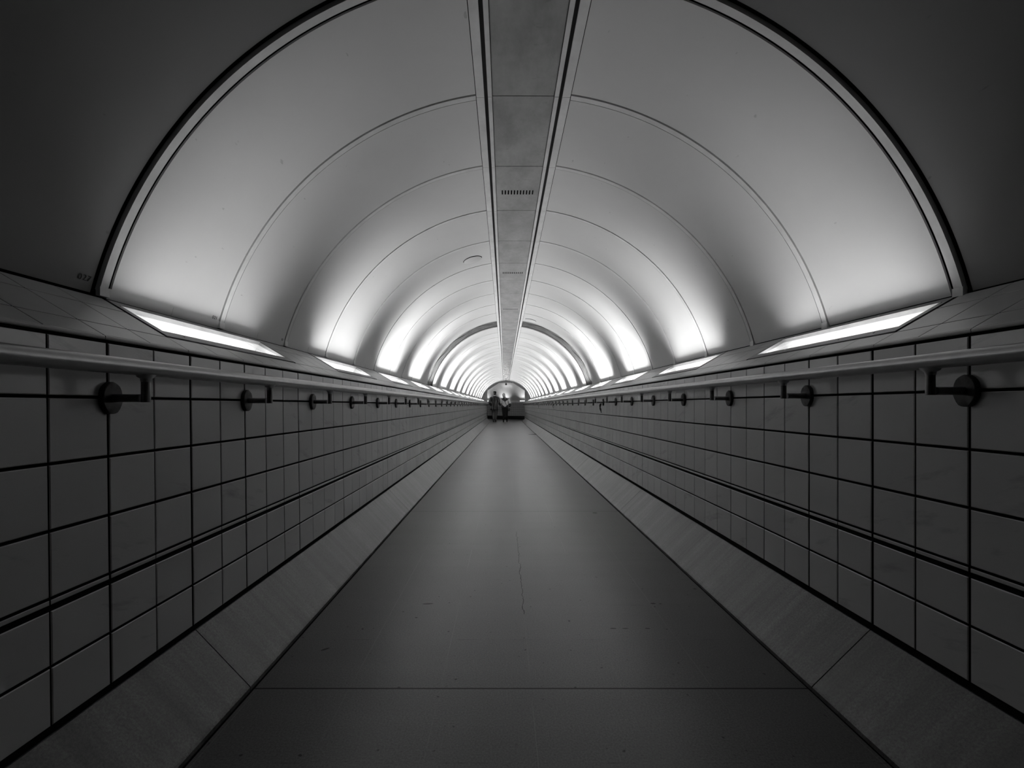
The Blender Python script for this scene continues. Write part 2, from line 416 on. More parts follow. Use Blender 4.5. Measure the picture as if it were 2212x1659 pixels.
def trough_part(side, kind):
    """geometry of one light trough, its near end at y = 0 (units, shared by every copy on a side)"""
    mb = MB(); L_ = LAMP; D = 0.105
    def q(y, s, d):
        p = lp(side, y, s, d); return (p[0] * U, p[1] * U, (p[2] - FLOOR) * U)
    y0, y1, sa, sb = 0.011, L_ - 0.006, S_A + 0.009, LEN - 0.002
    yi0, yi1 = 0.034, L_ - 0.034
    if kind == 'frame':
        outer = [(y0, sa), (y1, sa), (y1, sb), (y0, sb)]; inner = [(yi0, S_IN), (yi1, S_IN), (yi1, S_OUT), (yi0, S_OUT)]
        lv = [[(y, s, -0.006) for y, s in outer], [(y, s, 0.001) for y, s in outer], [(y, s, 0.001) for y, s in inner], [(y, s, -0.012) for y, s in inner]]
        rows = [[q(*p) for p in r] for r in lv]
        mb.grid([r + [r[0]] for r in rows])
    elif kind == 'housing':
        inner = [(yi0, S_IN), (yi1, S_IN), (yi1, S_OUT), (yi0, S_OUT)]
        floor_ = [(yi0, S_IN - 0.004), (yi1, S_IN - 0.004), (yi1, S_OUT), (yi0, S_OUT)]
        r0 = [q(y, s, -0.012) for y, s in inner]; r1 = [q(y, s, -D) for y, s in floor_]
        mb.grid([r0 + [r0[0]], r1 + [r1[0]]]); mb.face(r1)
        e = 0.004
        oi = [(yi0 - e, S_IN - e), (yi1 + e, S_IN - e), (yi1 + e, S_OUT + e), (yi0 - e, S_OUT + e)]
        of = [(yi0 - e, S_IN - 2 * e), (yi1 + e, S_IN - 2 * e), (yi1 + e, S_OUT + e), (yi0 - e, S_OUT + e)]
        r0 = [q(y, s, -0.012) for y, s in oi]; r1 = [q(y, s, -D - e) for y, s in of]
        mb.grid([r0 + [r0[0]], r1 + [r1[0]]]); mb.face(r1)
    elif kind == 'glass':
        mb.face([q(y, s, -0.004) for y, s in ((yi0, S_IN), (yi1, S_IN), (yi1, S_OUT), (yi0, S_OUT))])
    elif kind == 'tube':
        mb.tube([q(yi0 + 0.012, 0.158, -0.082), q(yi1 - 0.012, 0.158, -0.082)], 0.013 * U, 8)
    elif kind == 'trim':
        # bright bead on the top edge of the pane and screws along the frame
        for (s, d) in ((S_OUT + 0.002, 0.002),):
            mb.tube([q(yi0 - 0.01, s, d), q(yi1, s, d)], 0.0016 * U, 6)
        for k in range(5):
            for s in (S_IN - 0.014, S_OUT + 0.016):
                y = yi0 + (yi1 - yi0) * (k + 0.5) / 5
                mb.tube([q(y, s, 0.0005), q(y, s, 0.003)], 0.003 * U, 6)
    return mb
TM = dict(frame='frame', housing='reflector', glass='glass', tube='tube', trim='cover')
PN = dict(frame='frame', housing='housing', glass='pane', tube='tube', trim='glazing_bead')
def first_trough(side):
    root = empty('ledge_light', (0, 0, 0))
    for k in ('frame', 'housing', 'glass', 'tube', 'trim'):
        trough_part(side, k).build(PN[k], M[TM[k]], root, angle=30)
    return root
def copy_tree(o, parent=None):
    c = o.copy(); COL.objects.link(c)
    if parent: c.parent = parent
    for ch in list(o.children): copy_tree(ch, c)
    return c
LAMPS = {}
def strip_lamp(root, side, g):
    if g not in LAMPS:
        la = bpy.data.lights.new('strip_lamp', 'AREA'); la.shape = 'RECTANGLE'
        la.size = (LAMP - 0.10) * U; la.size_y = 0.022 * U; la.energy = TUBE_POWER * g; la.spread = radians(SPREAD); LAMPS[g] = la
    o = bpy.data.objects.new('strip_lamp', LAMPS[g]); COL.objects.link(o); o.parent = root
    p = lp(side, LAMP / 2, 0.158, -0.066)
    n2 = (LN * cos(radians(LEAN)) + LT * sin(radians(LEAN)))
    zz = -Vector((side * n2.x, 0, n2.y)); xx = Vector((0, 1, 0)); yy = zz.cross(xx)
    m = Matrix((xx, yy, zz)).transposed().to_4x4(); m.translation = Vector((p[0] * U, p[1] * U, (p[2] - FLOOR) * U))
    o.matrix_local = m
SPREAD, LEAN = 98, 11
for side in (-1, 1):
    proto = first_trough(side); nm = 'left' if side < 0 else 'right'
    kids = list(proto.children)
    for i in range(NL):
        o = proto if i == 0 else proto.copy()
        if i:
            COL.objects.link(o)
            for ch in kids:
                c = ch.copy(); COL.objects.link(c); c.parent = o
        o.location = (0, lamp_y(i) * U, 0)
        g = TUBE_GAIN[min(i, len(TUBE_GAIN) - 1)]
        for ch in o.children:
            if ch.name.startswith('tube'): ch.color = (max(1.2, g * 0.6),) * 3 + (1,)
        strip_lamp(o, side, g)
        tag(o, '%s recessed strip light from the camera, let into the sloping ledge of the %s wall' % (ORD[i], nm),
            'light', 'strip lights in the %s ledge' % nm)

# ------------------------------------------------------------------ the vault: panels, cover strips, soffit
ceil = empty('ceiling', (0, R1 * U, (1.3 - FLOOR) * U)); tag(ceil, kind='structure')
A0 = math.atan2(FOOT[1] - VC, FOOT[0]); A1 = math.acos(0.198 / VR)
def arc(side, r, a): return side * r * cos(a), VC + r * sin(a)
def arc_band(mb, side, r, ya, yb, a0=A0, a1=A1, n=40, thick=0.006):
    rows = []
    for k in range(n + 1):
        a = a0 + (a1 - a0) * k / n
        (xi, hi), (xo, ho) = arc(side, r, a), arc(side, r + thick, a)
        rows.append([P(xi, ya, hi), P(xi, yb, hi), P(xo, yb, ho), P(xo, ya, ho)])
    mb.grid(rows, close_v=True, caps=True)
RIBH = 0.0125; GAP = 0.0065
def rib_y(k): return R1 + k * BAY
DARKBAY = 10
panels = {}
for side in (-1, 1):
    for k in range(-4, NB):
        if k == DARKBAY: continue
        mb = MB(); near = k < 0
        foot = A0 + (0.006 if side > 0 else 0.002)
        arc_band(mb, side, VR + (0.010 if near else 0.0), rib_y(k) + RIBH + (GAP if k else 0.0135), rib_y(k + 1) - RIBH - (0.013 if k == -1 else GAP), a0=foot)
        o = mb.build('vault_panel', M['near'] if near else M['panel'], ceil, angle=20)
        panels[(side, k)] = o
    for k in range(-3, NB + 1):
        mb = MB(); y = rib_y(k)
        w_ = RIBH
        arc_band(mb, side, VR - 0.0025, y - w_, y + w_, a0=A0 + 0.012, thick=0.014)
        # small foot clip on each cover strip
        a = A0 + 0.018
        x, h = arc(side, VR - 0.004, a)
        mb.box(min(x - 0.001 * side, x + 0.012 * side), max(x - 0.001 * side, x + 0.012 * side), y - w_ - 0.003, y + w_ + 0.003, h - 0.022, h + 0.004)
        mb.build('cover_strip', M['cover'], ceil, angle=30)
    # moulding along the foot of the left side
    if side < 0:
        for k in range(0, NB):
            if k == DARKBAY: continue
            mb = MB()
            arc_band(mb, side, VR - 0.0012, rib_y(k) + RIBH + 0.004, rib_y(k) + BAY * 0.5, a0=A0 - 0.002, a1=A0 + 0.022, n=3, thick=0.006)
            arc_band(mb, side, VR - 0.0012, rib_y(k) + BAY * 0.5 + 0.002, rib_y(k + 1) - RIBH - 0.004, a0=A0 - 0.002, a1=A0 + 0.022, n=3, thick=0.006)
            mb.build('foot_moulding', M['panel'], ceil)
# black lining behind everything
mb = MB()
rows = []
for k in range(61):
    a = A0 - 0.06 + (pi - 2 * A0 + 0.12) * k / 60
    x, h = (VR + 0.05) * cos(a), VC + (VR + 0.05) * sin(a)
    rows.append([P(x, Y0, h), P(x, YEND, h)])
mb.grid(rows); mb.build('lining', M['black'], ceil, fix=False)
# the stripped bay: bare dark segment with a bit of cable and a bracket
for side in (-1, 1):
    mb = MB()
    arc_band(mb, side, VR + 0.018, rib_y(DARKBAY) + 0.01, rib_y(DARKBAY + 1) - 0.01, thick=0.004)
    pts = []
    for k in range(31):
        a = A0 + 0.05 + (A1 - A0 - 0.1) * k / 30
        x, h = arc(side, VR + 0.016, a); pts.append(P(x, rib_y(DARKBAY) + 0.2 + 0.06 * sin(k * 0.7), h))
    mb.tube(pts, 0.004 * U, 6)
    mb.build('bare_bay', M['bay'], ceil)
# soffit down the crown
HS = VC + VR * sin(A1) + 0.002
def soffit_panel(k):
    mb = MB(); ya, yb = rib_y(k) + 0.0022, rib_y(k + 1) - 0.0022; hw = 0.1285; t = 0.006; h = HS + 0.004
    vent = (k % 3 == 2) and k > 0
    if not vent:
        mb.box(-hw, hw, ya, yb, h, h + t); return mb
    vy = rib_y(k) + BAY * 0.54; vl = 0.026
    xs = [-hw]; n = 11
    for j in range(n):
        c = (j - 5) * 0.0183; xs += [c - 0.004, c + 0.004]
    xs.append(hw)
    for j in range(len(xs) - 1):
        x0, x1 = xs[j], xs[j + 1]
        if j % 2 == 0: cells = [(ya, yb)]
        else: cells = [(ya, vy - vl), (vy + vl, yb)]
        for (a, b) in cells:
            mb.face([P(x0, a, h), P(x1, a, h), P(x1, b, h), P(x0, b, h)])
        if j % 2:
            for xx in (x0, x1): mb.face([P(xx, vy - vl, h), P(xx, vy + vl, h), P(xx, vy + vl, h + t), P(xx, vy - vl, h + t)])
    mb.mi = 1
    mb.face([P(-0.11, vy - 0.04, h + t + 0.002), P(0.11, vy - 0.04, h + t + 0.002), P(0.11, vy + 0.04, h + t + 0.002), P(-0.11, vy + 0.04, h + t + 0.002)])
    return mb
for k in range(-4, NB):
    soffit_panel(k).build('soffit_panel', [M['soffit'], M['black']], ceil)
for side in (-1, 1):
    for (x0, x1, dh, nm) in ((0.1305, 0.1475, -0.001, 'soffit_bead'), (0.1625, 0.1952, -0.003, 'soffit_flange')):
        mb = MB()
        for k in range(-4, NB):
            a, b = sorted((side * x0, side * x1))
            mb.box(a, b, rib_y(k) + 0.0012, rib_y(k + 1) - 0.0012, HS + dh, HS + dh + 0.008)
        mb.build(nm, M['cover'], ceil)
for side in (-1, 1):        # grey channel at the back of the two shadow grooves
    mb = MB(); a, b = sorted((side * 0.146, side * 0.164)); mb.box(a, b, Y0, YEND, HS + 0.012, HS + 0.014)
    mb.build('groove_channel', M['channel'], ceil)
# stencilled numbers at the foot of three left-hand panels
def number(text, k, size, lift):
    cu = bpy.data.curves.new('panel_number', 'FONT'); cu.body = text; cu.size = size; cu.align_x = 'RIGHT'; cu.extrude = 0.0003; cu.space_character = 1.15
    o = bpy.data.objects.new('panel_number', cu); COL.objects.link(o)
    dg = bpy.context.evaluated_depsgraph_get(); me = bpy.data.meshes.new_from_object(o.evaluated_get(dg))
    bpy.data.objects.remove(o); me.materials.clear(); me.materials.append(M['mark'])
    o = bpy.data.objects.new('panel_number', me); COL.objects.link(o)
    a = A0 + lift; r = VR + (0.010 if k < 0 else 0) - 0.0016
    x, h = arc(-1, r, a)
    right = Vector((0, 1, 0)); up = Vector((sin(a), 0, cos(a))); nrm = right.cross(up)
    mat = Matrix((right, up, nrm)).transposed().to_4x4(); mat.translation = Vector(P(x, rib_y(k + 1) - 0.034, h))
    par = panels[(-1, k)]
    o.parent = par; o.matrix_parent_inverse = (Matrix.Translation(Vector((0, 0, 0)))).inverted(); o.matrix_local = mat
for t, k, s, l in (('027', -1, 0.028, 0.024), ('021', 0, 0.022, 0.024), ('02', 1, 0.020, 0.018)): number(t, k, s, l)

# round access covers on the vault
def hatch(side, a, y, label):
    mb = MB(); n = 32
    x, h = arc(side, VR, a); ctr = Vector((x, y, h))
    rad = Vector((-side * cos(a), 0, -sin(a))); tan = Vector((-side * sin(a), 0, cos(a))); lon = Vector((0, 1, 0))
    rows = []
    for (r, d) in ((0.078, -0.002), (0.078, 0.006), (0.072, 0.009), (0.0, 0.010)):
        rows.append([P(*(ctr + rad * d + tan * r * cos(2 * pi * j / n) + lon * r * sin(2 * pi * j / n))) for j in range(n)])
    mb.grid(rows, close_v=True)
    o = mb.build('access_cover', M['panel'], angle=30)
    rim = MB()
    rim.tube([P(*(ctr + rad * 0.002 + tan * 0.081 * cos(pi + pi * j / n) + lon * 0.081 * sin(pi + pi * j / n))) for j in range(n + 1)], 0.003 * U, 6)
    r = rim.build('gasket', M['black'])
    e = empty('access_cover', P(*ctr)); o.name = 'cover_disc'
    adopt(o, e); adopt(r, e)
    tag(e, label, 'cover')
hatch(-1, 1.297, rib_y(4) + BAY * 0.60, 'round access cover on the left vault panel, beside the crown soffit')
hatch(1, 1.333, rib_y(9) + BAY * 0.68, 'round access cover on the right vault panel, just before the dark bare bay')

# ------------------------------------------------------------------ handrails
RX, RH, RR = 0.912, 0.0942, 0.0185
def build_rail(side):
    nm = 'left' if side < 0 else 'right'; off = OFF[side]
    root = empty('handrail', P(side * RX, R1, FLOOR)); ax = side * RX; hz = RH + off
    tag(root, 'long grey tubular handrail on dark brackets along the %s wall' % nm, 'handrail', 'wall handrails')
    mb = MB(); n = 20
    prof = []
    for j in range(n):
        a = 2 * pi * j / n; prof.append((RR * 1.02 * cos(a), RR * 0.98 * sin(a)))
    yend = YEND - 0.05
    rows = [[P(ax + px, y, hz + ph) for px, ph in prof] for y in (Y0, yend - 0.05, yend)]
    mb.grid(rows, close_v=True, caps=True)
    mb.build('rail', M['rail'], root, angle=50)
    # one bracket, then copies
    by = R1 - 2 * TILE; hA = 0.025 + off * 1.05
    wx = wall_x(side, hA)
    b = MB()
    ho = hA
    b.tube([P(wx - side * 0.008, by, ho), P(ax + side * 0.012, by, ho)], 0.0095 * U, 12)
    b.tube([P(ax, by, ho - 0.0095), P(ax, by, hz - RR * 0.5)], 0.0095 * U, 12, up=Vector((0, 1, 0)))
    rows = []
    br = b.build('bracket', M['bracket'], root, angle=40)
    sd = MB(); rows = []
    for (hh, wy, wx_) in ((hz - RR - 0.014, 0.0098, 0.0098), (hz - RR - 0.006, 0.0115, 0.0105), (hz - RR - 0.0025, 0.021, 0.013), (hz - RR + 0.004, 0.026, 0.015)):
        rows.append([P(ax + wx_ * cos(2 * pi * j / 16), by + wy * sin(2 * pi * j / 16), hh) for j in range(16)])
    sd.grid(rows, close_v=True, caps=True)
    sd_o = sd.build('saddle', M['rail'], None, angle=40)
    pl = MB(); rows = []
    for (d, k) in ((0.0, 1.0), (0.0115, 1.0), (0.0130, 0.95), (0.0132, 0.5)):
        rr = []
        for j in range(24):
            a = 2 * pi * j / 24; lob = 1 + 0.018 * cos(7 * a + 1)
            rr.append(P(wx - side * d, by + 0.026 * k * lob * cos(a), ho + 0.0375 * k * lob * sin(a)))
        rows.append(rr)
    pl.grid(rows, close_v=True, caps=True)
    pl_o = pl.build('wall_plate', M['plate'], None, angle=40)
    for ch in (sd_o, pl_o):
        ch.parent = br; ch.matrix_parent_inverse = Matrix()
    # parts keep world coordinates, so a copy only needs a shift along the passage
    n = int((yend - by) / BAY) + 1
    for i in range(-2, n):
        if i == 0: continue
        c = br.copy(); COL.objects.link(c); adopt(c, root); c.location = (0, i * BAY * U, 0)
        for ch in (sd_o, pl_o):
            d = ch.copy(); COL.objects.link(d); d.parent = c; d.matrix_parent_inverse = Matrix()
    return root
for s in (-1, 1): build_rail(s)

# ------------------------------------------------------------------ portal at the far end and the passage it opens on
OCT = [(-1.0, FLOOR - 0.02), (-1.0, 0.79), (-0.36, 1.205), (0.36, 1.205), (1.0, 0.79), (1.0, FLOOR - 0.02)]
def build_portal():
    mb = MB(); n = 24; T = 0.16
    outer = []
    top = [(1.6 * cos(pi - pi * k / 40), 1.6 * sin(pi - pi * k / 40)) for k in range(41)]
    outer = [(-1.6, FLOOR - 0.02)] + top + [(1.6, FLOOR - 0.02)]
    # walk both outlines by a shared parameter
    def sample(poly, m):
        L_ = [0]
        for a, b in zip(poly, poly[1:]): L_.append(L_[-1] + (Vector(b) - Vector(a)).length)
        out = []
        for i in range(m + 1):
            t = L_[-1] * i / m
            for j in range(len(poly) - 1):
                if L_[j + 1] >= t - 1e-9:
                    f = (t - L_[j]) / max(1e-9, L_[j + 1] - L_[j]); out.append(tuple(Vector(poly[j]).lerp(Vector(poly[j + 1]), f))); break
        return out
    inner = []
    for a, b in zip(OCT, OCT[1:]):
        for k in range(12): inner.append(tuple(Vector(a).lerp(Vector(b), k / 12)))
    inner.append(OCT[-1])
    out = []
    for (x, h) in inner:
        ang = atan2(h, x)
        if h < 0: out.append((1.6 if x > 0 else -1.6, h))
        else: out.append((1.6 * cos(ang), 1.6 * sin(ang)))
    rows = [[P(x, YEND + d, h) for x, h in pts] for pts, d in ((out, 0.0), (inner, 0.0), (inner, T), (out, T))]
    mb.grid(rows)
    return tag(mb.build('wall_portal', M['jamb']), kind='structure')
build_portal()
# cross passage, its axis turned a little to the tunnel
TH = radians(26)
AX = Vector((cos(TH), -sin(TH))); AN = Vector((sin(TH), cos(TH)))     # along it, and away from the camera
CC = Vector((0.05, 25.35))                                            # a point on its centre line
def cp(t, d, h):
    p = CC + AX * t + AN * d; return P(p.x, p.y, h)
def build_cross():
    mb = MB(); W = 1.0
    T0, T1 = -3.4, 3.4
    tw = 0.1347
    # tiled lower wall (far side)
    nx = int((T1 - T0) / tw)
    ys = [FLOOR + 0.20, -0.520, -0.384, -0.247, -0.111, 0.026, 0.165]
    for c in range(nx):
        for a, b in zip(ys, ys[1:]):
            t0, t1 = T0 + c * tw + 0.002, T0 + (c + 1) * tw - 0.002
            mb.face([cp(t0, W, a + 0.003), cp(t1, W, a + 0.003), cp(t1, W, b - 0.003), cp(t0, W, b - 0.003)])
    mb.mi = 1
    mb.face([cp(T0, W + 0.01, FLOOR), cp(T1, W + 0.01, FLOOR), cp(T1, W + 0.01, 0.17), cp(T0, W + 0.01, 0.17)])
    o = mb.build('wall_far', [M['far_tile'], M['grout']], fix=False); tag(o, kind='structure')
    mb = MB()
    mb.face([cp(T0, W - 0.012, FLOOR), cp(T1, W - 0.012, FLOOR), cp(T1, W - 0.012, FLOOR + 0.19), cp(T0, W - 0.012, FLOOR + 0.19)])
    mb.face([cp(T0, W + 0.005, FLOOR + 0.20), cp(T1, W + 0.005, FLOOR + 0.20), cp(T1, W - 0.012, FLOOR + 0.19), cp(T0, W - 0.012, FLOOR + 0.19)])
    tag(mb.build('baseboard_far', M['skirt'], fix=False), kind='structure')
    # ledge with two openings is a plain slope here; vault above
    mb = MB()
    mb.face([cp(T0, LIP[0] - 0.01, 0.165), cp(T1, LIP[0] - 0.01, 0.165), cp(T1, FOOT[0], 0.32), cp(T0, FOOT[0], 0.32)])
    mb.face([cp(T0, LIP[0] - 0.01, 0.165), cp(T1, LIP[0] - 0.01, 0.165), cp(T1, LIP[0], 0.15), cp(T0, LIP[0], 0.15)])
    tag(mb.build('trim_3', M['ledge'], fix=False), kind='structure')
    c2 = empty('ceiling', cp(0, 0, 1.5)); c2.name = 'ceiling_far'; tag(c2, kind='structure')
    t = T0
    while t < T1 - 0.01:
        mb = MB(); rows = []
        for k in range(41):
            a = A0 + ((pi * 0.535 if abs(t + BAY / 2) < 1.9 else pi - A0) - A0) * k / 40
            rows.append([cp(t + 0.003, VR * cos(a), VC + VR * sin(a)), cp(t + BAY - 0.003, VR * cos(a), VC + VR * sin(a))])
        mb.grid(rows); mb.build('vault_panel', M['far_panel'], c2, fix=False, smooth=True); t += BAY
    mb = MB(); rows = []
    for k in range(41):
        a = A0 - 0.03 + (pi * 0.535 - A0) * k / 40
        rows.append([cp(T0, (VR + 0.02) * cos(a), VC + (VR + 0.02) * sin(a)), cp(T1, (VR + 0.02) * cos(a), VC + (VR + 0.02) * sin(a))])
    mb.grid(rows); mb.build('lining', M['jamb'], c2, fix=False)
build_cross()
def cross_light(t, label):
    root = empty('ledge_light', cp(t, FOOT[0] - 0.1, 0.26))
    def q(tt, s, d):
        p = Vector(LIP) + LT * s + LN * d; return cp(t + tt, p.x, p.y)
    hl = 0.36
    mb = MB()
    o = [q(-hl, 0.08, 0.0), q(hl, 0.08, 0.0), q(hl, 0.29, 0.0), q(-hl, 0.29, 0.0)]
    o2 = [q(-hl, 0.08, 0.012), q(hl, 0.08, 0.012), q(hl, 0.29, 0.012), q(-hl, 0.29, 0.012)]
    i2 = [q(-hl + .03, 0.11, 0.012), q(hl - .03, 0.11, 0.012), q(hl - .03, 0.26, 0.012), q(-hl + .03, 0.26, 0.012)]
    i1 = [q(-hl + .03, 0.11, 0.001), q(hl - .03, 0.11, 0.001), q(hl - .03, 0.26, 0.001), q(-hl + .03, 0.26, 0.001)]
    mb.grid([r + [r[0]] for r in (o, o2, i2, i1)])
    f = mb.build('frame', M['frame']); adopt(f, root)
    mb = MB(); mb.tube([q(-hl + .05, 0.17, 0.012), q(hl - .05, 0.17, 0.012)], 0.012 * U, 8)
    f = mb.build('tube', M['tube']); adopt(f, root); f.color = (0.3, 0.3, 0.3, 1)
    la = bpy.data.lights.new('strip_lamp', 'AREA'); la.shape = 'RECTANGLE'; la.size = 0.6 * U; la.size_y = 0.02 * U; la.energy = 4.5; la.spread = radians(130)
    o = bpy.data.objects.new('strip_lamp', la); COL.objects.link(o)
    xx = Vector((AX.x, AX.y, 0)); zz = -Vector((AN.x * LN.x, AN.y * LN.x, LN.y)).normalized(); yy = zz.cross(xx)
    m = Matrix((xx, yy, zz)).transposed().to_4x4(); m.translation = Vector(q(0, 0.17, 0.03)); o.matrix_world = m
    o.parent = root; o.matrix_parent_inverse = Matrix.Translation(-Vector(root.location))
    tag(root, label, 'light', 'strip lights in the far passage')
cross_light(-0.72, 'strip light on the far passage ledge, behind the two people')
cross_light(-2.07, 'strip light on the far passage ledge, left of the two people by the left jamb')
cross_light(0.63, 'strip light on the far passage ledge, by the right jamb')

# ------------------------------------------------------------------ small fittings
def ceiling_camera():
    y = YEND + 0.08; e = empty('security_camera', P(0.0, y, 1.205))
    mb = MB(); mb.tube([P(0, y, 1.206), P(0, y, 1.16)], 0.012 * U, 8, up=Vector((0, 1, 0))); adopt(mb.build('stem', M['dark']), e)
    mb = MB(); mb.box(-0.045, 0.045, y - 0.09, y + 0.06, 1.075, 1.16); adopt(mb.build('body', M['dark']), e)
    mb = MB(); mb.tube([P(0, y - 0.09, 1.118), P(0, y - 0.115, 1.118)], 0.028 * U, 12); adopt(mb.build('lens', M['lens']), e)
    tag(e, 'small black camera hanging from the middle of the far portal', 'camera')
ceiling_camera()
def portal_lamp():
    y = YEND - 0.06; e = empty('bulkhead_fitting', P(0.30, y, 1.2))
    mb = MB(); mb.box(0.22, 0.38, y - 0.04, y + 0.059, 1.215, 1.262); adopt(mb.build('housing', M['pale']), e)
    mb = MB(); mb.box(0.27, 0.33, y - 0.03, y + 0.03, 1.195, 1.215); adopt(mb.build('sensor', M['dark']), e)
    tag(e, 'small pale box with a dark sensor, at the top right of the far portal', 'fitting')
portal_lamp()
def dangling(y, h0, h1, wid, label, x=1.0 - 0.04):
    mb = MB(); rows = []; n = 14
    for k in range(n + 1):
        f = k / n; h = h0 + (h1 - h0) * f
        ww = wid * (0.5 + 0.5 * abs(sin(2.1 * pi * f + 0.5))) * (1 - 0.5 * f * f)
        yy = y + 0.02 * sin(3.2 * f) ; xx = x - 0.004 * sin(5 * f)
        rows.append([P(xx + ww * 0.5 * cos(a), yy + ww * sin(a), h) for a in [2 * pi * j / 10 for j in range(10)]])
    mb.grid(rows, close_v=True, caps=True)
    tag(mb.build('strap', M['strap'], smooth=True), label, 'strap', 'black straps tied to the right handrail')
dangling(R1 - 2 * TILE + 7 * BAY - 0.05, 0.020, -0.080, 0.024, 'crumpled black strap hanging from the right handrail, nearest and largest of three')
dangling(9.4, 0.020, -0.065, 0.016, 'thin black strap hanging from the right handrail, second of three from the camera')
dangling(13.4, 0.010, -0.085, 0.018, 'thin black strap hanging from the right handrail, farthest of three')
def litter():
    mb = MB(); y = 12.55; x0 = 0.60
    pts = [(0, 0), (0.10, -0.03), (0.20, -0.02), (0.24, 0.02), (0.17, 0.06), (0.06, 0.03)]
    top = [P(x0 + a, y + b, FLOOR + 0.004 + 0.05 * max(0, a - 0.08)) for a, b in pts]; bot = [P(x0 + a, y + b, FLOOR + 0.0005) for a, b in pts]
    mb.grid([bot + [bot[0]], top + [top[0]]]); mb.face(top); mb.face(bot)
    tag(mb.build('litter', M['litter']), 'dark scrap of litter on the floor against the right kerb', 'litter')
litter()

# ------------------------------------------------------------------ the two people
PY = 21.8 * U
def px_x(px): return ((px - 1090) * 21.8 / 950 + CAMX) * U
def cloth(name, v, rough=0.85, stripes=None, var=0.25, scale=9):
    m, N, L, B = nt(name)
    nz = noise(N, L, coords(N, L, (7, 7, 0.8) if stripes else (1, 1, 1)), scale if not stripes else 2.2, 4, 0.6)
    if stripes: L.new(ramp(N, L, nz, stripes[0], stripes[1], v, stripes[2]), B.inputs['Base Color'])
    else: L.new(ramp(N, L, nz, 0.3, 0.7, v * (1 - var), v * (1 + var)), B.inputs['Base Color'])
    B.inputs['Roughness'].default_value = rough; B.inputs['Specular IOR Level'].default_value = 0.15
    return m
def knit_material():
    m, N, L, B = nt('two_tone_knit')
    tc = N.new('ShaderNodeTexCoord'); s = N.new('ShaderNodeSeparateXYZ'); L.new(tc.outputs['Object'], s.inputs[0])
    ax = math_(N, L, 'ABSOLUTE', s.outputs[0])
    lo = math_(N, L, 'ADD', math_(N, L, 'MULTIPLY', ax, 0.78), 0.90)
    lo = math_(N, L, 'MINIMUM', lo, 1.115)
    hi = math_(N, L, 'ADD', math_(N, L, 'MULTIPLY', ax, 0.78), 1.20)
    f = math_(N, L, 'MULTIPLY', math_(N, L, 'GREATER_THAN', s.outputs[2], lo), math_(N, L, 'LESS_THAN', s.outputs[2], hi))
    L.new(math_(N, L, 'ADD', math_(N, L, 'MULTIPLY', f, 0.40), 0.012), B.inputs['Base Color'])
    B.inputs['Roughness'].default_value = 0.9
    return m
PM = dict(skin=plain('skin', 0.42, 0.5), jacket=cloth('striped_jacket', 0.010, 0.8, (0.52, 0.70, 0.13)), trousers=cloth('grey_trousers', 0.075),
          boot=plain('black_boot', 0.006, 0.5), cap=cloth('black_cap', 0.008), hair_m=cloth('short_dark_hair', 0.02), collar=cloth('pale_collar', 0.5),
          skirt=cloth('black_skirt', 0.004), knit=knit_material(), hair_w=cloth('grey_blond_hair', 0.24, 0.6, (0.4, 0.62, 0.42)), bag=cloth('dark_leather_bag', 0.015, 0.5),
          stocking=cloth('black_stocking', 0.006), eye=plain('eye_dark', 0.02, 0.2), lip=plain('lip', 0.25, 0.5))
def skin_body(name, nodes, edges, mat, parent, root=0, lev=2):
    me = bpy.data.meshes.new(name)
    me.from_pydata([n[0] for n in nodes], edges, [])
    o = bpy.data.objects.new(name, me); COL.objects.link(o)
    md = o.modifiers.new('skin', 'SKIN'); md.use_smooth_shade = True
    for i, n in enumerate(nodes):
        d = me.skin_vertices[0].data[i]
        r = n[1]; d.radius = r if isinstance(r, tuple) else (r, r); d.use_root = (i == root)
    sb = o.modifiers.new('sub', 'SUBSURF'); sb.levels = lev; sb.render_levels = lev
    me.materials.append(mat)
    o.parent = parent
    dg = bpy.context.evaluated_depsgraph_get(); dg.update()
    m2 = bpy.data.meshes.new_from_object(o.evaluated_get(dg)); o.modifiers.clear(); o.data = m2
    m2.materials.clear(); m2.materials.append(mat); m2.shade_smooth(); m2.name = name
    return o
